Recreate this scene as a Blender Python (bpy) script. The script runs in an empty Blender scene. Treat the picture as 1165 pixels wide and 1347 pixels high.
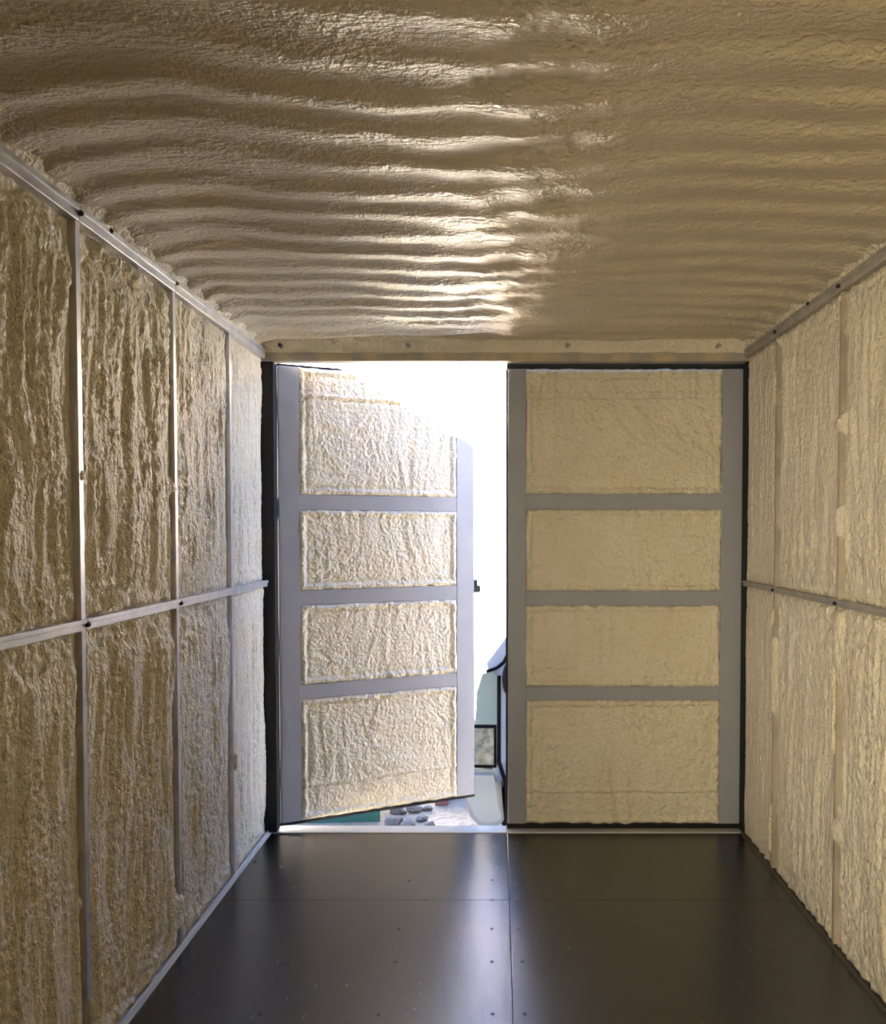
import bpy, bmesh, math, random
import numpy as np
from mathutils import Vector, Matrix

random.seed(7)
SC = bpy.context.scene
COL = SC.collection

# ------------------------------------------------------------------ camera
F = 1137.0                      # focal length in pixels of the 1165 x 1347 frame
PITCH = math.radians(1.9)
PX, PY = 655.0, 698.0 + F*math.tan(PITCH)
H = 1.487
cam = bpy.data.cameras.new('camera')
cam.sensor_fit = 'HORIZONTAL'
cam.sensor_width = 36.0
cam.lens = 36.0*F/1165.0
cam.shift_x = (582.5-PX)/1165.0
cam.shift_y = (PY-673.5)/1165.0
cam.clip_start = 0.05
cam.clip_end = 400
camo = bpy.data.objects.new('camera', cam)
camo.location = (0, 0, H)
camo.rotation_euler = (math.radians(90)-PITCH, 0, 0)
COL.objects.link(camo)
SC.camera = camo

# ------------------------------------------------------------------ world, sun, added fill light, exposure
wd = bpy.data.worlds.new('sky')
SC.world = wd
wd.use_nodes = True
wn = wd.node_tree
bg = wn.nodes['Background']
tc = wn.nodes.new('ShaderNodeTexCoord')
sep = wn.nodes.new('ShaderNodeSeparateXYZ')
wn.links.new(tc.outputs['Generated'], sep.inputs[0])
rp = wn.nodes.new('ShaderNodeValToRGB')
rp.color_ramp.elements[0].position = 0.0
rp.color_ramp.elements[0].color = (0.42, 0.60, 1.0, 1)
rp.color_ramp.elements[1].position = 0.6
rp.color_ramp.elements[1].color = (0.22, 0.42, 1.0, 1)
wn.links.new(sep.outputs['Z'], rp.inputs[0])
wn.links.new(rp.outputs[0], bg.inputs['Color'])
SKY = 4.0
bg.inputs['Strength'].default_value = SKY

SUN = 185.0
sl = bpy.data.lights.new('sun', 'SUN')
sl.energy = SUN
sl.angle = math.radians(0.6)
sl.color = (1.0, 0.96, 0.90)
so = bpy.data.objects.new('sun', sl)
COL.objects.link(so)
sdir = Vector((0.10, -1.0, 1.06)).normalized()
so.rotation_euler = sdir.to_track_quat('Z', 'Y').to_euler()
so.location = (2, -6, 9)

FILL = 12
fl = bpy.data.lights.new('fill_light', 'AREA')  # added warm fill behind the camera to lift the interior, no fixture there
fl.energy = FILL
fl.shape = 'RECTANGLE'
fl.size = 1.3
fl.size_y = 0.8
fl.spread = math.radians(62)
fl.color = (1.0, 0.85, 0.60)
fo = bpy.data.objects.new('fill_light', fl)
fo.location = (-0.8, -1.3, 1.05)
fo.rotation_euler = (math.radians(90), 0, math.radians(-27))
COL.objects.link(fo)

SC.view_settings.view_transform = 'Standard'
SC.view_settings.look = 'None'
SC.view_settings.gamma = 1.0
SC.view_settings.use_curve_mapping = False
SC.view_settings.exposure = 0.92


# ------------------------------------------------------------------ materials
def mat(name, col, rough=0.5, metal=0.0, spec=0.5, noise=None, bump=None, coat=0.0, coat_rough=0.2):
    m = bpy.data.materials.new(name)
    m.use_nodes = True
    nt = m.node_tree
    b = nt.nodes['Principled BSDF']
    b.inputs['Base Color'].default_value = (*col, 1)
    b.inputs['Roughness'].default_value = rough
    b.inputs['Metallic'].default_value = metal
    b.inputs['Specular IOR Level'].default_value = spec
    b.inputs['Coat Weight'].default_value = coat
    b.inputs['Coat Roughness'].default_value = coat_rough
    t = nt.nodes.new('ShaderNodeTexCoord')
    if noise:
        sc, col2, lo, hi = noise
        n = nt.nodes.new('ShaderNodeTexNoise')
        n.inputs['Scale'].default_value = sc
        n.inputs['Detail'].default_value = 4
        nt.links.new(t.outputs['Object'], n.inputs['Vector'])
        r = nt.nodes.new('ShaderNodeValToRGB')
        r.color_ramp.elements[0].position = lo
        r.color_ramp.elements[0].color = (*col, 1)
        r.color_ramp.elements[1].position = hi
        r.color_ramp.elements[1].color = (*col2, 1)
        nt.links.new(n.outputs['Fac'], r.inputs[0])
        nt.links.new(r.outputs[0], b.inputs['Base Color'])
    if bump:
        prev = None
        for (scale, dist, vec) in bump:
            mp = nt.nodes.new('ShaderNodeMapping')
            mp.inputs['Scale'].default_value = vec
            nt.links.new(t.outputs['Object'], mp.inputs['Vector'])
            n = nt.nodes.new('ShaderNodeTexNoise')
            n.inputs['Scale'].default_value = scale
            n.inputs['Detail'].default_value = 2.0
            n.inputs['Roughness'].default_value = 0.55
            nt.links.new(mp.outputs[0], n.inputs['Vector'])
            bm_ = nt.nodes.new('ShaderNodeBump')
            bm_.inputs['Strength'].default_value = 1.0
            bm_.inputs['Distance'].default_value = dist
            nt.links.new(n.outputs['Fac'], bm_.inputs['Height'])
            if prev:
                nt.links.new(prev.outputs[0], bm_.inputs['Normal'])
            prev = bm_
        nt.links.new(prev.outputs[0], b.inputs['Normal'])
    return m


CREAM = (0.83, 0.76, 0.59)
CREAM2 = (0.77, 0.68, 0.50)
M = {}
M['foam_wall'] = mat('foam_wall', CREAM, 0.42, noise=(3.0, CREAM2, 0.35, 0.75), spec=0.45,
                     bump=[(48, 0.016, (1, 1, 0.6)), (120, 0.006, (1, 1, 1))])
M['foam_door'] = mat('foam_door', CREAM, 0.45, noise=(4.0, CREAM2, 0.35, 0.75), spec=0.4,
                     bump=[(55, 0.015, (1, 1, 1)), (130, 0.004, (1, 1, 1))])
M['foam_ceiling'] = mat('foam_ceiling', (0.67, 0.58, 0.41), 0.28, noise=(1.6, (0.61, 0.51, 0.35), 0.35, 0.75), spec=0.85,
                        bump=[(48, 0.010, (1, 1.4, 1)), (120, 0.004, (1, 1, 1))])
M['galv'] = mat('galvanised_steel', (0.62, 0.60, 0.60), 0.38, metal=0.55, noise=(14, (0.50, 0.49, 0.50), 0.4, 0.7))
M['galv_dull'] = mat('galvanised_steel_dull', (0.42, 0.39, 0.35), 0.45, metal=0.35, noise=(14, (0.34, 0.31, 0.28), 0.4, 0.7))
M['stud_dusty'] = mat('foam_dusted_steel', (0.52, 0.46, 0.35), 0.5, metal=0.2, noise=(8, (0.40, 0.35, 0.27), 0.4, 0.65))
M['door_paint'] = mat('grey_door_steel', (0.34, 0.355, 0.39), 0.45, noise=(5, (0.315, 0.33, 0.365), 0.4, 0.7), spec=0.4)
M['shell'] = mat('container_steel', (0.22, 0.25, 0.28), 0.5, metal=0.2, noise=(2, (0.18, 0.2, 0.23), 0.4, 0.7))
M['header'] = mat('header_steel', (0.36, 0.33, 0.28), 0.5, noise=(9, (0.52, 0.43, 0.27), 0.42, 0.6))
M['rubber'] = mat('black_rubber', (0.004, 0.004, 0.005), 0.55, spec=0.3)
M['van_trim'] = mat('black_van_trim', (0.004, 0.004, 0.006), 0.8, spec=0.03)
M['screw'] = mat('dark_screw', (0.03, 0.028, 0.03), 0.4, metal=0.6)
M['sill'] = mat('bright_sill', (0.70, 0.69, 0.66), 0.35, metal=0.4)
M['angle'] = mat('white_angle', (0.66, 0.64, 0.60), 0.4, metal=0.2)
M['angle_dark'] = mat('dark_angle', (0.10, 0.085, 0.06), 0.5)
M['scratch'] = mat('scratched_film', (0.09, 0.08, 0.065), 0.6)
M['ground'] = mat('yard_ground', (0.26, 0.20, 0.14), 0.9, noise=(3, (0.16, 0.12, 0.08), 0.4, 0.65), bump=[(20, 0.02, (1, 1, 1))])
M['house'] = mat('pale_render', (0.90, 0.83, 0.68), 0.8, noise=(0.6, (0.86, 0.79, 0.64), 0.4, 0.7))
M['roof'] = mat('roof_tiles', (0.42, 0.30, 0.27), 0.8, noise=(4, (0.33, 0.24, 0.23), 0.4, 0.7))
M['glass_dark'] = mat('dark_glass', (0.02, 0.03, 0.045), 0.08, spec=0.6)
M['van_blue'] = mat('pale_blue_paint', (0.17, 0.22, 0.32), 0.3, coat=0.6)
M['van_front'] = mat('pale_grey_green_paint', (0.11, 0.16, 0.17), 0.32, coat=0.5)
M['bumper'] = mat('pale_bumper_plastic', (0.17, 0.20, 0.22), 0.4)
M['lamp_glass'] = mat('lamp_lens', (0.05, 0.07, 0.06), 0.15, spec=0.6, noise=(22, (0.14, 0.15, 0.13), 0.4, 0.6))
M['green'] = mat('green_plastic', (0.008, 0.06, 0.04), 0.45)
M['stone'] = mat('rubble_stone', (0.18, 0.14, 0.10), 0.9, noise=(9, (0.09, 0.08, 0.07), 0.4, 0.65))
M['brick'] = mat('red_brick', (0.30, 0.10, 0.07), 0.85, noise=(12, (0.22, 0.08, 0.06), 0.4, 0.65))
M['wood'] = mat('pale_timber', (0.48, 0.38, 0.26), 0.7, noise=(6, (0.40, 0.30, 0.2), 0.4, 0.65))


def floor_mat():
    m = mat('black_film_plywood', (0.0065, 0.0055, 0.005), 0.3, spec=1.0)
    nt = m.node_tree
    b = nt.nodes['Principled BSDF']
    b.inputs['IOR'].default_value = 1.5
    t = nt.nodes.new('ShaderNodeTexCoord')
    mp = nt.nodes.new('ShaderNodeMapping')
    mp.inputs['Scale'].default_value = (60, 14, 1)
    nt.links.new(t.outputs['Object'], mp.inputs[0])
    n = nt.nodes.new('ShaderNodeTexNoise')
    n.inputs['Scale'].default_value = 1.5
    n.inputs['Detail'].default_value = 5
    nt.links.new(mp.outputs[0], n.inputs['Vector'])
    r = nt.nodes.new('ShaderNodeMapRange')
    r.inputs['To Min'].default_value = 0.14
    r.inputs['To Max'].default_value = 0.33
    nt.links.new(n.outputs['Fac'], r.inputs['Value'])
    nt.links.new(r.outputs[0], b.inputs['Roughness'])
    n2 = nt.nodes.new('ShaderNodeTexNoise')
    n2.inputs['Scale'].default_value = 260
    nt.links.new(t.outputs['Object'], n2.inputs['Vector'])
    bp = nt.nodes.new('ShaderNodeBump')
    bp.inputs['Distance'].default_value = 0.0005
    nt.links.new(n2.outputs['Fac'], bp.inputs['Height'])
    nt.links.new(bp.outputs[0], b.inputs['Normal'])
    return m


M['floor'] = floor_mat()


# ------------------------------------------------------------------ helpers
def put(o, parent=None, label=None, cat=None, group=None, kind=None):
    if o.name not in COL.objects:
        COL.objects.link(o)
    if parent:
        o.parent = parent
    if label:
        o['label'] = label
    if cat:
        o['category'] = cat
    if group:
        o['group'] = group
    if kind:
        o['kind'] = kind
    return o


def empty(name, loc=(0, 0, 0), rz=0, **k):
    o = bpy.data.objects.new(name, None)
    o.empty_display_size = 0.1
    o.location = loc
    o.rotation_euler = (0, 0, rz)
    return put(o, **k)


class MB:
    def __init__(s):
        s.bm = bmesh.new()

    def box(s, a, b, bev=0.0, rot=None, piv=None):
        a, b = Vector(a), Vector(b)
        c = (a+b)/2
        d = b-a
        r = bmesh.ops.create_cube(s.bm, size=1.0)
        vs = r['verts']
        for v in vs:
            v.co = Vector((v.co.x*d.x, v.co.y*d.y, v.co.z*d.z))+c
        if bev > 0:
            es = list({e for v in vs for e in v.link_edges})
            res = bmesh.ops.bevel(s.bm, geom=es, offset=bev, segments=2, affect='EDGES', profile=0.5)
            vs = list({v for f in res['faces'] for v in f.verts} | {v for v in vs if v.is_valid})
        if rot is not None:
            bmesh.ops.rotate(s.bm, verts=vs, cent=piv or c, matrix=rot)
        return s

    def cyl(s, p0, p1, r, n=16, r2=None):
        p0, p1 = Vector(p0), Vector(p1)
        d = p1-p0
        q = d.to_track_quat('Z', 'Y').to_matrix().to_4x4()
        bmesh.ops.create_cone(s.bm, cap_ends=True, segments=n, radius1=r, radius2=r if r2 is None else r2,
                              depth=d.length, matrix=Matrix.Translation((p0+p1)/2) @ q)
        return s

    def prism(s, pts, axis, a, b):
        """pts: 2D outline; axis 'x'/'y'/'z' the extrusion axis."""
        def mk(p, t):
            if axis == 'y':
                return (p[0], t, p[1])
            if axis == 'x':
                return (t, p[0], p[1])
            return (p[0], p[1], t)
        v0 = [s.bm.verts.new(mk(p, a)) for p in pts]
        v1 = [s.bm.verts.new(mk(p, b)) for p in pts]
        n = len(pts)
        s.bm.faces.new(v0)
        s.bm.faces.new(list(reversed(v1)))
        for i in range(n):
            s.bm.faces.new((v0[i], v1[i], v1[(i+1) % n], v0[(i+1) % n]))
        return s

    def build(s, name, m, parent=None, smooth=False, **k):
        bmesh.ops.recalc_face_normals(s.bm, faces=s.bm.faces)
        me = bpy.data.meshes.new(name)
        s.bm.to_mesh(me)
        s.bm.free()
        me.materials.append(m)
        if smooth:
            for p in me.polygons:
                p.use_smooth = True
        o = bpy.data.objects.new(name, me)
        return put(o, parent, **k)


def hash2(ix, iy, seed):
    h = (ix.astype(np.int64)*374761393 + iy.astype(np.int64)*668265263 + seed*1442695041) & 0xffffffff
    h = ((h ^ (h >> 13))*1274126177) & 0xffffffff
    h = (h ^ (h >> 16)) & 0xffffffff
    return h/4294967295.0


def pn(x, y, seed=0):
    x0 = np.floor(x)
    y0 = np.floor(y)
    fx, fy = x-x0, y-y0
    ux = fx*fx*fx*(fx*(fx*6-15)+10)
    uy = fy*fy*fy*(fy*(fy*6-15)+10)

    def g(dx, dy):
        a = hash2(x0+dx, y0+dy, seed)*2*math.pi
        return np.cos(a)*(fx-dx)+np.sin(a)*(fy-dy)
    a = g(0, 0)*(1-ux)+g(1, 0)*ux
    b = g(0, 1)*(1-ux)+g(1, 1)*ux
    return (a*(1-uy)+b*uy)*1.5


def fbm(x, y, seed, n=3):
    r = 0
    a = 1.0
    for i in range(n):
        r = r+a*pn(x*2**i, y*2**i, seed+i*17)
        a *= 0.5
    return r


def sstep(a, b, x):
    t = np.clip((x-a)/(b-a), 0, 1)
    return t*t*(3-2*t)


def grid(name, P, m, parent=None, flip=False, **k):
    """P: (n, m, 3) array of points -> one smooth mesh."""
    n, w = P.shape[:2]
    me = bpy.data.meshes.new(name)
    idx = np.arange(n*w).reshape(n, w)
    q = np.stack([idx[:-1, :-1], idx[1:, :-1], idx[1:, 1:], idx[:-1, 1:]], -1).reshape(-1, 4)
    if flip:
        q = q[:, ::-1]
    nf = len(q)
    me.vertices.add(n*w)
    me.vertices.foreach_set('co', P.reshape(-1).astype(np.float32))
    me.loops.add(nf*4)
    me.loops.foreach_set('vertex_index', np.ascontiguousarray(q).reshape(-1).astype(np.int32))
    me.polygons.add(nf)
    me.polygons.foreach_set('loop_start', (np.arange(nf)*4).astype(np.int32))
    me.polygons.foreach_set('use_smooth', np.ones(nf, dtype=bool))
    me.update(calc_edges=True)
    me.materials.append(m)
    o = bpy.data.objects.new(name, me)
    return put(o, parent, **k)


def pad(U, V, D):
    """close the rim of a height field back to depth 0"""
    U = np.pad(U, 1, mode='edge')
    V = np.pad(V, 1, mode='edge')
    D = np.pad(D, 1, mode='constant', constant_values=0.0)
    return U, V, D


# ------------------------------------------------------------------ numbers of the place
XL, XR = -1.125, 1.19           # faces of the wall studs
Y_DOOR = 4.25
Y_BACK = -1.65
Z_CEIL = 2.405
MID0, MID1 = 1.217, 1.247
TOP0, TOP1 = 2.314, 2.356
GROUND = -0.5

# ------------------------------------------------------------------ shell
ground = MB().box((-40, -10, GROUND-0.2), (40, 60, GROUND)).build('ground', M['ground'], kind='structure')

wall_l = MB().box((-1.235, Y_BACK, -0.02), (-1.20, 4.19, 2.44)).build('wall_left', M['shell'], kind='structure')
wall_r = MB().box((1.265, Y_BACK, -0.02), (1.30, 4.19, 2.44)).build('wall_right', M['shell'], kind='structure')
MB().box((-1.235, Y_BACK-0.06, -0.02), (1.30, Y_BACK, 2.46)).build('wall_back', M['foam_wall'], kind='structure')
ceil = MB().box((-1.235, Y_BACK-0.06, 2.44), (1.30, 4.25, 2.462)).build('ceiling', M['shell'], kind='structure')


def foam_bay(wall, side, u0, u1, z0, z1, seed, amp, cover, res=0.006, last=False):
    nu = max(8, int((u1-u0)/res))
    nz = max(8, int((z1-z0)/res))
    u = np.linspace(u0, u1, nu)
    z = np.linspace(z0, z1, nz)
    U, Z = np.meshgrid(u, z, indexing='ij')
    warp = pn(U*2.2, Z*1.3, seed)*0.06+pn(U*7, Z*4, seed+1)*0.018
    r1 = 1-np.abs(pn((U+warp)*9, Z*0.9, seed+2))*2.2
    r2 = 1-np.abs(pn((U+warp*0.7)*19, Z*1.8, seed+3))*2.0
    r3 = pn((U+warp)*42, Z*5, seed+4)
    vertical = 0.55*r1+0.38*r2+0.24*r3
    lump = fbm(U*13, Z*11, seed+5, 3)*0.9
    gran = pn(U*95, Z*62, seed+6)*0.6+pn(U*55, Z*38, seed+7)*0.6
    dz = np.minimum(Z-z0, z1-Z)
    ends = 1-sstep(0.04, 0.17+0.05*pn(U*8, Z*0, seed+8), dz)
    flow = vertical*(1-0.75*ends)+lump*ends*0.75
    gm = 0.35+0.65*sstep(-0.35, 0.45, pn(U*6, Z*2.5, seed+11))
    crest = sstep(-0.5, 0.5, vertical)
    body = 0.060+amp*flow+(amp*0.24+0.0012)*gran*gm*(0.25+0.95*np.maximum(crest, ends))
    # towards the studs and rails
    cz = pn(Z*3.1, Z*0+seed*0.37, seed+9)*0.9+pn(Z*9, Z*0+3.3, seed+10)*0.35
    cov = sstep(cover, cover+0.25, cz)
    edge_hi = sstep(0.010, 0.050, u1-U)
    if last:
        edge_hi = edge_hi*0+1
        body = body-0.012*(1-sstep(0, 0.05, u1-U))
    edge_lo = sstep(0.006, 0.022, U-u0)
    low = 0.054+0.004*pn(U*30, Z*12, seed+12)+cov*0.032
    m1 = edge_hi*edge_lo
    d = low*(1-m1)+body*m1
    ez = sstep(0.0, 0.022, dz+0.006*pn(U*30, Z*0, seed+13))
    d = d*ez+(0.054+0.012*pn(U*25, Z*3, seed+14))*(1-ez)
    d = np.maximum(d, 0.012)
    U, Z, D = pad(U, Z, d)
    X = (-1.20+D) if side < 0 else (1.265-D)
    P = np.stack([X, U, Z], -1)
    return grid('foam_bay', P, M['foam_wall'], wall, flip=(side < 0))


L_STUDS = [-1.0, -0.34, 0.33, 1.00, 1.67, 2.34, 3.03, 3.655]
R_STUDS = [-1.0, -0.34, 0.33, 1.00, 1.67, 2.345, 3.03, 3.72]
seed = 11
for side, studs, wall, amp, cover in ((-1, L_STUDS, wall_l, 0.024, 0.50), (1, R_STUDS, wall_r, 0.017, 0.12)):
    xs = [Y_BACK]+studs+[4.215]
    for i in range(len(xs)-1):
        near = xs[i+1] > 1.7
        for (a, b) in ((0.007, MID0+0.004), (MID1-0.004, TOP0+0.004)):
            seed += 31
            am = amp*((0.55 if side < 0 else 0.38) if xs[i] > 3.5 else (0.8 if xs[i] > 2.9 else 1.0))
            foam_bay(wall, side, xs[i], xs[i+1], a, b, seed, am, cover, 0.0055 if near else 0.03, last=(i == len(xs)-2))
    # the rounded strip of foam between the top rail and the ceiling
    nu, nz = 900, 16
    U, T = np.meshgrid(np.linspace(Y_BACK, 4.22, nu), np.linspace(0, 1, nz), indexing='ij')
    Z = TOP1-0.008+T*0.075
    D = 0.060+0.05*T**1.5+0.009*fbm(U*9, T*2, seed+3, 3)+0.006*pn(U*45, T*5, seed+5)
    U, Z, D = pad(U, Z, D)
    X = (-1.20+D) if side < 0 else (1.265-D)
    grid('foam_fillet', np.stack([X, U, Z], -1), M['foam_wall'], wall, flip=(side < 0))

# ceiling foam: hanging ribs across the container
ny1 = np.concatenate([np.arange(Y_BACK, 1.2, 0.02), np.arange(1.2, 4.2, 0.0055)])
nx1 = np.arange(-1.20, 1.27, 0.010)
Xc, Yc = np.meshgrid(nx1, ny1, indexing='ij')
wob = 0.085*pn(Xc*0.9+3, Yc*0.55, 401)+0.03*pn(Xc*2.6, Yc*1.2, 402)+0.010*pn(Xc*7, Yc*4, 403)
wob = wob+0.10*np.exp(-((Xc+0.75)/0.35)**2)*sstep(3.6, 1.8, Yc)
ph = (Yc+wob)/0.166
t = ph-np.floor(ph)
rib = np.where(t < 0.34, 0.5-0.5*np.cos(np.pi*t/0.34), 0.5+0.5*np.cos(np.pi*(t-0.34)/0.66))
amp = 0.019*(0.75+0.5*pn(Xc*1.7+9, Yc*3.5, 404))
lum = 0.006*fbm(Xc*1.9, Yc*3.3, 405, 3)
mid_lump = 0.012*np.exp(-((Xc-0.02)/0.22)**2)*pn(Xc*8, Yc*7, 406)
tex = (0.0011*pn(Xc*40, Yc*75, 407)+0.0012*pn(Xc*18, Yc*40, 408))*(0.5+sstep(-0.3, 0.5, pn(Xc*2, Yc*3, 409)))
edge = np.minimum(Xc+1.20, 1.27-Xc)
Dc = 0.030+amp*rib+lum+mid_lump+tex+0.025*(1-sstep(0.04, 0.16, edge))
P = np.stack([Xc, Yc, 2.44-Dc], -1)
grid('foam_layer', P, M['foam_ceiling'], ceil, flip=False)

# ------------------------------------------------------------------ studs and rails on the walls
BACK_WORD = {2.34: 'first', 3.03: 'second', 3.655: 'third'}
for y in L_STUDS:
    m = MB()
    m.box((-1.20, y-0.0115, 0.02), (XL, y-0.009, TOP0))
    m.box((-1.20, y+0.009, 0.02), (XL, y+0.0115, TOP0))
    m.box((XL-0.003, y-0.011, 0.02), (XL, y+0.011, TOP0), 0.0008)
    if y > 2:
        lab = {2.34: 'pale steel stud on left foam wall, nearest the camera',
               3.03: 'pale steel stud on left foam wall, middle of the three full-height ones',
               3.655: 'pale steel stud on left foam wall, closest to the open door'}[y]
    else:
        lab = 'pale steel stud on left foam wall, behind the camera'
    m.build('wall_stud', M['galv'], label=lab, cat='stud', group='left wall studs' if y > 2 else 'left wall studs behind the camera')
for y in R_STUDS:
    m = MB()
    m.box((XR, y-0.0085, 0.02), (1.265, y-0.006, TOP0))
    m.box((XR, y+0.006, 0.02), (1.265, y+0.0085, TOP0))
    m.box((XR, y-0.008, 0.02), (XR+0.003, y+0.008, TOP0), 0.0008)
    if y > 2.9:
        lab = {3.03: 'steel stud on right foam wall, nearer the camera, foam blobs over it',
               3.72: 'steel stud on right foam wall, closest to the closed door'}[y]
    else:
        lab = 'steel stud on right foam wall, beyond the frame beside the camera'
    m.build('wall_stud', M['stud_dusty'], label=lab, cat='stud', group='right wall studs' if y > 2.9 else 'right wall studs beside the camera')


def rail(side, z0, z1, label, m, cut_ys, screws=(), x_out=0.006):
    root = empty('wall_rail', ((XL if side < 0 else XR), 1.2, z0), label=label, cat='rail')
    rx, ry, rz = root.location
    ys = [Y_BACK]+cut_ys+[4.185]
    a, b = (-0.03, x_out) if side < 0 else (-x_out, 0.03)
    for i in range(len(ys)-1):
        y0, y1 = ys[i]+0.002, ys[i+1]-0.002
        q = MB()
        q.box((a, y0-ry, 0), (b, y1-ry, z1-z0), 0.0015)
        # the raised lip of the rolled section
        if side < 0:
            q.box((b-0.001, y0-ry, (z1-z0)*0.62), (b+0.004, y1-ry, z1-z0), 0.001)
        else:
            q.box((a-0.004, y0-ry, (z1-z0)*0.62), (a+0.001, y1-ry, z1-z0), 0.001)
        q.build('rail_length', m, root)
    for (y, z) in screws:
        s = 1 if side < 0 else -1
        xx = (x_out+0.004)*s
        q = MB()
        q.cyl((xx-0.006*s, y-ry, z-z0), (xx+0.004*s, y-ry, z-z0), 0.0075, 12)
        q.cyl((xx+0.003*s, y-ry, z-z0), (xx+0.007*s, y-ry, z-z0), 0.004, 6)
        q.build('screw', M['screw'], root)
    return root


rail(-1, TOP0, TOP1, 'pale steel rail along the top of the left foam wall', M['galv'], [1.0, 2.34, 3.03, 3.655],
     [(2.34, 2.335), (2.52, 2.35), (3.03, 2.345)])
rail(-1, MID0, MID1, 'bright steel rail across the middle of the left foam wall', M['galv'], [1.0, 2.34, 3.03, 3.655],
     [(2.34, 1.232), (3.03, 1.232)], 0.008)
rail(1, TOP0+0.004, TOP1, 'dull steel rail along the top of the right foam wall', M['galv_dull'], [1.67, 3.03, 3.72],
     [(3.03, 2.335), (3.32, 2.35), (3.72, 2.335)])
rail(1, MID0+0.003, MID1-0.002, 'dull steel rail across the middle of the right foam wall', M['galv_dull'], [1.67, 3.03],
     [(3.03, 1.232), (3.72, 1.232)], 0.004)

# angle strips along the foot of both walls
MB().box((-1.20, Y_BACK, 0.0), (-1.120, 4.20, 0.003)).box((-1.132, Y_BACK, 0.0), (-1.128, 4.20, 0.014), 0.001) \
    .box((-1.128, Y_BACK, 0.0), (-1.114, 4.20, 0.004), 0.001).build('baseboard_left', M['angle'], kind='structure')
MB().box((1.186, Y_BACK, 0.0), (1.265, 4.20, 0.003)).box((1.194, Y_BACK, 0.0), (1.198, 4.20, 0.010), 0.001) \
    .build('baseboard_right', M['angle_dark'], kind='structure')

# ------------------------------------------------------------------ floor of black film-faced plywood sheets
floor = MB().box((-1.235, Y_BACK, -0.15), (1.30, 4.235, -0.020)).build('floor', M['shell'], kind='structure')
SEAM = 0.045
YS = [Y_BACK, 1.0, 3.435, 4.205]
for i in range(3):
    for (a, b) in ((-1.20, SEAM), (SEAM, 1.265)):
        MB().box((a+0.0012, YS[i]+0.0012, -0.020), (b-0.0012, YS[i+1]-0.0012, 0.0), 0.0006).build('plywood_sheet', M['floor'], floor)


def on_floor(px, py, z=0.0):
    u = (px-PX)/F
    v = (PY-py)/F
    dy = math.cos(PITCH)+v*math.sin(PITCH)
    dz = -math.sin(PITCH)+v*math.cos(PITCH)
    t = (z-H)/dz
    return u*t, dy*t


for (px, py) in [(647, 1103), (647, 1134), (647, 1158), (647, 1184), (680, 1184), (647, 1222), (682, 1222), (538, 1158),
                 (560, 1184), (525, 1222), (395, 1222), (375, 1265), (647, 1265), (520, 1265), (687, 1265), (342, 1334),
                 (498, 1334), (648, 1334), (690, 1334), (385, 1184), (335, 1134)]:
    x, y = on_floor(px, py)
    MB().cyl((x, y, -0.004), (x, y, 0.0012), 0.006, 12).cyl((x, y, 0.001), (x, y, 0.0018), 0.003, 6).build('screw', M['screw'], floor)
p0, p1 = on_floor(968, 1226), on_floor(1062, 1346)
m = MB()
dx, dy = p1[0]-p0[0], p1[1]-p0[1]
l = math.hypot(dx, dy)
nx_, ny_ = -dy/l*0.0012, dx/l*0.0012
m.prism([(p0[0]-nx_, p0[1]-ny_), (p1[0]-nx_, p1[1]-ny_), (p1[0]+nx_, p1[1]+ny_), (p0[0]+nx_, p0[1]+ny_)], 'z', -0.001, 0.0004)
m.build('scratch', M['scratch'], floor)

# ------------------------------------------------------------------ door frame: header, posts, sill
hd = MB().box((-1.235, 4.19, 2.303), (1.30, 4.25, 2.44), 0.002).build('trim_1', M['header'], kind='structure')
# foam sprayed over the upper half of the header
U, T = np.meshgrid(np.linspace(-1.15, 1.20, 500), np.linspace(0, 1, 24), indexing='ij')
Zf = 2.343+0.006*pn(U*7, T*0, 71)*(1-T)+T*0.085
Df = 0.006+0.045*T**1.3+0.008*fbm(U*5, T*1.5, 72, 3)*(0.3+T)+0.003*pn(U*35, T*4, 73)
U, Zf, Df = pad(U, Zf, np.maximum(Df, 0.002))
grid('foam_overspray', np.stack([U, 4.192-Df, Zf], -1), M['foam_wall'], hd, flip=True)
for px, z in ((-1.04, 2.371), (-0.43, 2.372), (0.33, 2.372), (1.05, 2.37)):
    MB().cyl((px, 4.188, z), (px, 4.150, z), 0.010, 10).cyl((px, 4.152, z), (px+0.01, 4.142, z-0.004), 0.005, 8).build('bolt', M['screw'] if px < -1 else M['galv_dull'], hd)
MB().box((-1.30, 4.205, -0.15), (-1.145, 4.36, 2.44), 0.003).build('trim_2', M['shell'], kind='structure')
MB().box((1.215, 4.205, -0.15), (1.36, 4.36, 2.44), 0.003).build('trim_3', M['shell'], kind='structure')
MB().box((-1.235, 4.205, -0.020), (1.30, 4.30, 0.004), 0.0015).box((-1.235, 4.235, -0.15), (1.30, 4.30, -0.02)).build('trim_4', M['sill'], kind='structure')
# black rubber seals of the frame
gs = MB().box((-1.150, 4.20, 0.004), (-1.085, 4.262, 2.303), 0.004).build('door_seal', M['rubber'], label='wide black rubber seal down the left doorpost', cat='seal')
gr = MB().box((1.198, 4.20, 0.004), (1.222, 4.262, 2.303), 0.004).build('door_seal', M['rubber'], label='thin black rubber seal down the right doorpost', cat='seal')


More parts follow.
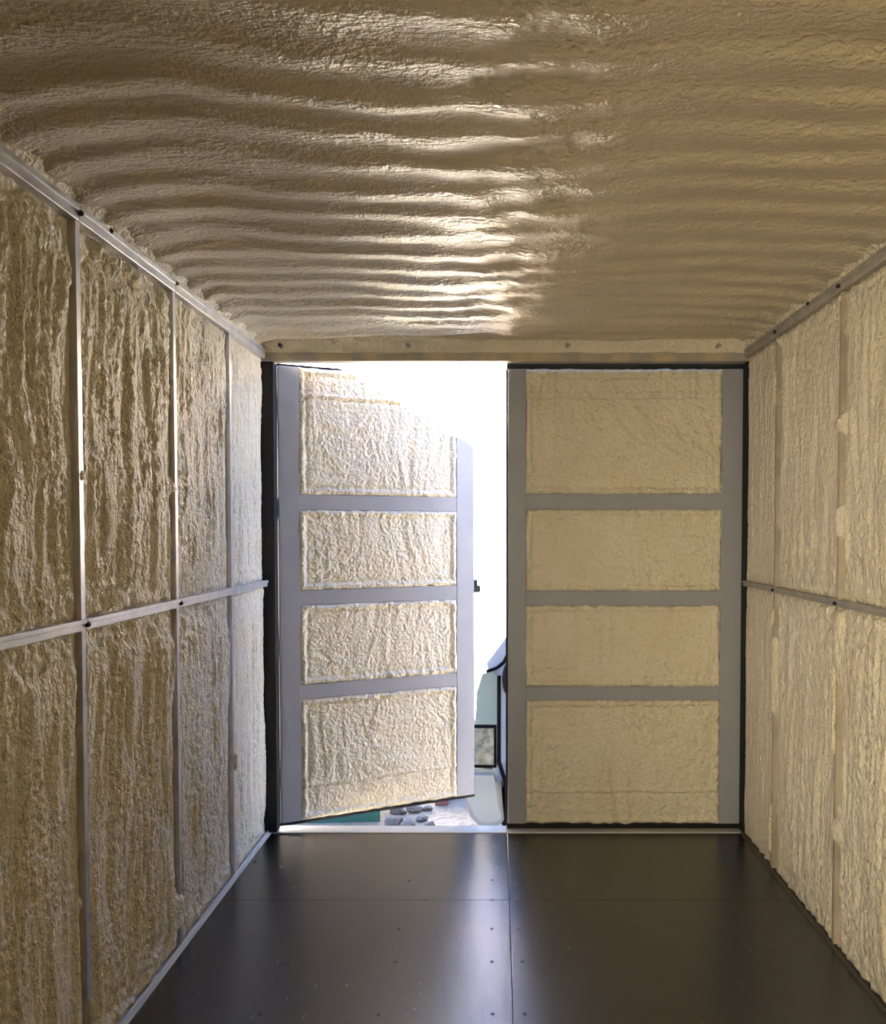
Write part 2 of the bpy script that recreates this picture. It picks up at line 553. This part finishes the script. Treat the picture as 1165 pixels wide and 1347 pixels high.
# ------------------------------------------------------------------ container doors
def door(name, sgn, W, hinge, rz, z0, z1, seed, st_h, st_f, rails, grooves, rel=1.0):
    """s runs from the hinge edge (0) to the free edge (W); inner face at local y = 0 looking to -y."""
    root = empty(name, hinge, rz, kind='structure')

    def bx(m, s0, s1, y0, y1, a, b, bev=0.002):
        x0, x1 = sorted((s0*sgn, s1*sgn))
        m.box((x0, y0, a), (x1, y1, b), bev)
    m = MB()
    bx(m, 0.0, W, 0.030, 0.050, z0, z1, 0.002)
    # outer corrugations
    for k in range(5):
        s = 0.14+k*(W-0.28)/4
        bx(m, s-0.05, s+0.05, 0.048, 0.068, z0+0.1, z1-0.1, 0.006)
    m.build('outer_panel', M['shell'], root)
    m = MB()
    bx(m, 0.0, st_h, 0.0, 0.04, z0, z1, 0.004)
    m.build('door_stile', M['door_paint'], root)
    m = MB()
    bx(m, W-st_f, W, 0.0, 0.04, z0, z1, 0.004)
    m.build('door_stile', M['door_paint'], root)
    for (a, b) in rails:
        m = MB()
        bx(m, st_h-0.004, W-st_f+0.004, 0.002, 0.04, a, b, 0.004)
        m.build('cross_rail', M['door_paint'], root)
    # rubber seal round the leaf
    m = MB()
    bx(m, -0.004, W+0.006, 0.006, 0.036, z1, z1+(0.030 if rz == 0 else 0.012), 0.003)
    bx(m, -0.004, W+0.006, 0.006, 0.036, z0-(0.0255 if rz == 0 else 0.016), z0, 0.003)
    bx(m, W, W+0.010, 0.018, 0.036, z0, z1, 0.002)
    m.build('leaf_seal', M['rubber'], root)
    # foam panels
    edges = [z0+0.002]+[v for r in rails for v in r]+[z1-0.002]
    k = 0
    for i in range(0, len(edges), 2):
        a, b = edges[i], edges[i+1]
        k += 1
        sd = seed+k*37
        S, Z = np.meshgrid(np.linspace(st_h-0.006, W-st_f+0.006, 230), np.linspace(a-0.004, b+0.004, int((b-a)/0.004)), indexing='ij')
        wv = 0.05*pn(S*3, Z*3, sd)
        vert = (1-np.abs(pn((S+wv)*14, Z*2.2, sd+1))*2)*0.5+pn((S+wv)*34, Z*7, sd+2)*0.35
        curl = fbm(S*17+wv*60, Z*17, sd+3, 3)*0.6
        mixv = sstep(-0.3, 0.3, pn(S*2.3, Z*2.3, sd+4)+(0.15 if k % 2 else -0.1))
        body = rel*0.0085*(vert*(1-mixv)+curl*mixv)+0.0026*pn(S*70, Z*60, sd+5)
        e = np.minimum(np.minimum(S-st_h, W-st_f-S), np.minimum(Z-a, b-Z))
        e = e+0.006*pn(S*22, Z*22, sd+6)
        bead = np.exp(-((e-0.016)/0.011)**2)*0.0085
        groove = np.exp(-((e-0.036)/0.010)**2)*-0.0045
        D = 0.030+body+bead+groove
        for g in grooves:
            gz = Z-g-0.004*pn(S*5, S*0, sd+7)
            D = D+np.exp(-(gz/0.007)**2)*-0.008+np.exp(-((gz-0.016)/0.010)**2)*0.006
        D = D*sstep(-0.012, 0.006, e)+0.012*(1-sstep(-0.012, 0.006, e))
        D = np.maximum(D, 0.002)
        S, Z, D = pad(S, Z, D)
        P = np.stack([S*sgn, 0.034-D, Z], -1)
        grid('foam_panel', P, M['foam_door'], root, flip=(sgn > 0))
    return root, bx


RAILS = [(0.646, 0.716), (1.117, 1.190), (1.591, 1.668)]
dl, bxl = door('door_1', 1, 1.063, (-1.078, 4.252, 0), math.radians(27), 0.030, 2.295, 500, 0.105, 0.105,
               [(0.640, 0.715), (1.114, 1.190), (1.590, 1.668)], (0.190, 2.145))
dr, bxr = door('door_2', -1, 1.151, (1.199, 4.252, 0), 0, 0.030, 2.277, 900, 0.102, 0.090, RAILS, (0.180, 2.140), 1.7)
# lock bracket and the rods outside
m = MB()
bxl(m, 1.060, 1.100, 0.030, 0.060, 1.150, 1.215, 0.003)
bxl(m, 1.070, 1.110, 0.015, 0.055, 1.145, 1.185, 0.004)
m.build('lock_bracket', M['rubber'], dl)
for root, sgn, W in ((dl, 1, 1.063), (dr, -1, 1.151)):
    for s in (0.32, 0.80):
        m = MB().cyl((s*sgn, 0.095, 0.04), (s*sgn, 0.095, 2.26), 0.016, 16)
        for z in (0.15, 0.8, 1.5, 2.15):
            m.box((s*sgn-0.04, 0.066, z-0.03), (s*sgn+0.04, 0.10, z+0.03), 0.004)
        rod = m.build('lock_rod', M['galv_dull'], root)
        MB().box((s*sgn-0.02, 0.11, 1.0), (s*sgn+0.30*(1 if sgn < 0 else -1), 0.125, 1.035), 0.004).build('lock_handle', M['galv_dull'], rod)
    for z in (0.25, 0.9, 1.6, 2.1):
        MB().cyl((-0.012*sgn, 0.062, z-0.05), (-0.012*sgn, 0.062, z+0.05), 0.013, 12).build('hinge', M['shell'], root)

# ------------------------------------------------------------------ outside: house across the yard
hs = empty('house', (0, 14.0, GROUND), label='white sunlit house wall seen through the gap between the doors', cat='house')
MB().box((-9, 0, 0), (9, 6, 4.62)).build('house_wall', M['house'], hs)
MB().prism([(-0.45, 4.60), (3.0, 6.2), (6.45, 4.60), (6.45, 4.50), (-0.45, 4.50)], 'x', -9.4, 9.4).build('roof', M['roof'], hs)
for x in (-5.5, 3.2):
    w = MB().box((x-0.75, -0.04, 1.3), (x+0.75, 0.03, 2.6), 0.01).build('window', M['house'], hs)
    MB().box((x-0.65, -0.05, 1.4), (x-0.03, -0.03, 2.5)).box((x+0.03, -0.05, 1.4), (x+0.65, -0.03, 2.5)).build('pane', M['glass_dark'], w)

# ------------------------------------------------------------------ the pale van parked right outside
van = empty('van', (-0.20, 5.16, GROUND), math.radians(-2), label='pale blue van parked outside, glimpsed in the gap beside closed door', cat='van')
VW = 1.75
prof = [(0.16, 0.42), (0.10, 0.60), (0.075, 0.80), (0.085, 1.02), (0.115, 1.12), (0.17, 1.16), (0.30, 1.42), (0.46, 1.74), (0.60, 1.88), (0.85, 1.95),
        (3.9, 1.97), (4.12, 1.88), (4.24, 1.5), (4.28, 0.8), (4.26, 0.34), (3.75, 0.34), (3.70, 0.52), (3.58, 0.66), (3.38, 0.70), (3.18, 0.66), (3.06, 0.52), (3.0, 0.34),
        (0.80, 0.34), (0.76, 0.50), (0.66, 0.64), (0.50, 0.69), (0.36, 0.66), (0.25, 0.54), (0.22, 0.42)]
b = MB().prism(prof, 'y', 0.0, VW)
es = [e for e in b.bm.edges if abs(e.verts[0].co.y-e.verts[1].co.y) < 1e-5]
bmesh.ops.bevel(b.bm, geom=es, offset=0.05, segments=3, affect='EDGES')
b.build('body', M['van_blue'], van)
# front corner panel, in the greyer colour of the nose
MB().prism([(0.068, 0.63), (0.062, 0.82), (0.072, 1.02), (0.105, 1.13), (0.17, 1.15), (0.20, 1.12), (0.20, 0.63)], 'y', -0.012, 0.30).build('front_wing', M['van_front'], van)
# dark seam from windscreen foot down to the sill
m = MB()
pts = [(0.13, 1.145), (0.19, 1.165), (0.235, 1.20), (0.32, 1.38), (0.50, 1.72)]
for i in range(len(pts)-1):
    m.cyl((pts[i][0], -0.012, pts[i][1]), (pts[i+1][0], -0.012, pts[i+1][1]), 0.010, 8)
pts = [(0.205, 1.12), (0.205, 0.60), (0.25, 0.46), (0.27, 0.30)]
for i in range(len(pts)-1):
    m.cyl((pts[i][0], -0.010, pts[i][1]), (pts[i+1][0], -0.010, pts[i+1][1]), 0.012, 8)
m.build('body_seam', M['van_trim'], van)
m = MB().prism([(0.235, 0.25), (0.235, 0.55), (0.34, 0.67), (0.50, 0.70), (0.66, 0.66), (0.78, 0.50), (0.82, 0.25)], 'y', 0.03, 0.28)
m.build('wheel_arch', M['van_trim'], van)
# bumper with a rounded lower edge
b = MB().prism([(0.09, 0.20), (0.03, 0.26), (0.0, 0.36), (0.0, 0.50), (0.03, 0.55), (0.19, 0.55), (0.215, 0.46), (0.235, 0.24), (0.20, 0.20)], 'y', -0.02, VW+0.02)
es = [e for e in b.bm.edges if abs(e.verts[0].co.y-e.verts[1].co.y) < 1e-5]
bmesh.ops.bevel(b.bm, geom=es, offset=0.03, segments=3, affect='EDGES')
b.build('bumper', M['bumper'], van)
for y0, y1 in ((-0.016, 0.20), (VW-0.20, VW+0.016)):
    hl = MB().prism([(0.052, 0.565), (0.052, 0.825), (0.19, 0.825), (0.19, 0.565)], 'y', y0, y1).build('headlamp', M['van_trim'], van)
    a0, a1 = (y0-0.006, y1-0.02) if y0 < 0 else (y0+0.02, y1+0.006)
    MB().prism([(0.046, 0.585), (0.046, 0.805), (0.175, 0.805), (0.175, 0.585)], 'y', a0, a1).build('lamp_lens', M['lamp_glass'], hl)
MB().prism([(0.45, 1.22), (0.70, 1.75), (1.35, 1.78), (1.35, 1.22)], 'y', -0.008, 0.02).build('side_window', M['glass_dark'], van)
MB().prism([(1.45, 1.22), (1.45, 1.78), (3.9, 1.78), (3.95, 1.22)], 'y', -0.008, 0.02).build('side_window', M['glass_dark'], van)
MB().prism([(0.215, 1.20), (0.30, 1.38), (0.45, 1.70), (0.44, 1.72), (0.285, 1.40), (0.20, 1.22)], 'y', 0.10, VW-0.10).build('windscreen', M['glass_dark'], van)
mr = MB()
bmesh.ops.create_uvsphere(mr.bm, u_segments=20, v_segments=12, radius=1.0,
                          matrix=Matrix.Translation((0.262, -0.075, 1.11)) @ Matrix.Diagonal((0.036, 0.05, 0.095, 1)))
mr.cyl((0.32, -0.07, 1.10), (0.36, 0.02, 1.12), 0.015, 8)
mr.build('wing_mirror', M['van_trim'], van, smooth=True)
for x in (0.52, 3.38):
    for y in (0.05, VW-0.25):
        w = MB().cyl((x, y, 0.32), (x, y+0.20, 0.32), 0.32, 32).build('wheel', M['van_trim'], van)
        yy = y-0.005 if y < 1 else y+0.185
        MB().cyl((x, yy, 0.32), (x, yy+0.02, 0.32), 0.19, 24).build('hub_cap', M['bumper'], w)

# ------------------------------------------------------------------ things on the ground under the open door


def rock(name, x, y, r, sq, seed, m, label, cat, group):
    bm = bmesh.new()
    bmesh.ops.create_icosphere(bm, subdivisions=3, radius=1)
    rnd = random.Random(seed)
    off = Vector((rnd.random()*9, rnd.random()*9, rnd.random()*9))
    from mathutils import noise
    for v in bm.verts:
        n = noise.noise(v.co*1.3+off)*0.35+noise.noise(v.co*3+off)*0.12
        v.co = v.co*(1+n)
        v.co = Vector((v.co.x*r*sq[0], v.co.y*r*sq[1], max(v.co.z, -0.7)*r*sq[2]))
    me = bpy.data.meshes.new(name)
    bm.to_mesh(me)
    bm.free()
    me.materials.append(m)
    o = bpy.data.objects.new(name, me)
    o.location = (x, y, GROUND+0.7*r*sq[2]-0.004)
    return put(o, label=label, cat=cat, group=group)


gx0, gy0 = on_floor(350, 1086, GROUND)
gx1, _ = on_floor(497, 1086, GROUND)
bn = empty('plastic_tub', ((gx0+gx1)/2-0.06, gy0+0.35, GROUND), 0.05, label='green plastic tub on the ground under the open door', cat='tub')
w = (gx1-gx0)/2+0.02
MB().prism([(-w, 0.0), (-w-0.04, 0.26), (-w-0.025, 0.26), (-w+0.02, 0.02), (w-0.02, 0.02), (w+0.025, 0.26), (w+0.04, 0.26), (w, 0.0)], 'y', -0.28, 0.28) \
    .box((-w-0.03, -0.30, 0.0), (w+0.03, -0.27, 0.26), 0.005).box((-w-0.03, 0.27, 0.0), (w+0.03, 0.30, 0.26), 0.005).build('tub_body', M['green'], bn)
MB().box((-w-0.06, -0.325, 0.24), (w+0.06, -0.295, 0.27), 0.006).box((-w-0.06, 0.295, 0.24), (w+0.06, 0.325, 0.27), 0.006) \
    .box((-w-0.065, -0.32, 0.24), (-w-0.035, 0.32, 0.27), 0.006).box((w+0.035, -0.32, 0.24), (w+0.065, 0.32, 0.27), 0.006).build('rim', M['green'], bn)
i = 0
for (px, py, r) in [(518, 1084, .05), (538, 1087, .04), (555, 1080, .035), (524, 1070, .05), (565, 1087, .03), (545, 1068, .045), (562, 1066, .03)]:
    x, y = on_floor(px, py, GROUND)
    rock('rubble_stone', x, y, r, (1.2, 0.9, 0.8), 40+i, M['stone'], 'grey rubble stone in the heap beside the green tub', 'stone', 'rubble stones beside the green tub')
    i += 1
x, y = on_floor(581, 1060, GROUND)
rb = 0.03
MB().box((x-0.05, y, GROUND), (x+0.04, y+0.12, GROUND+0.065), 0.005).build('brick', M['brick'], label='small red brick lying on the pale ground under the open door', cat='brick')
MB().box((-0.52, 6.35, GROUND), (0.15, 6.45, GROUND+0.10), 0.006).build('timber_plank', M['wood'], label='pale timber plank on the ground in front of the van', cat='plank')
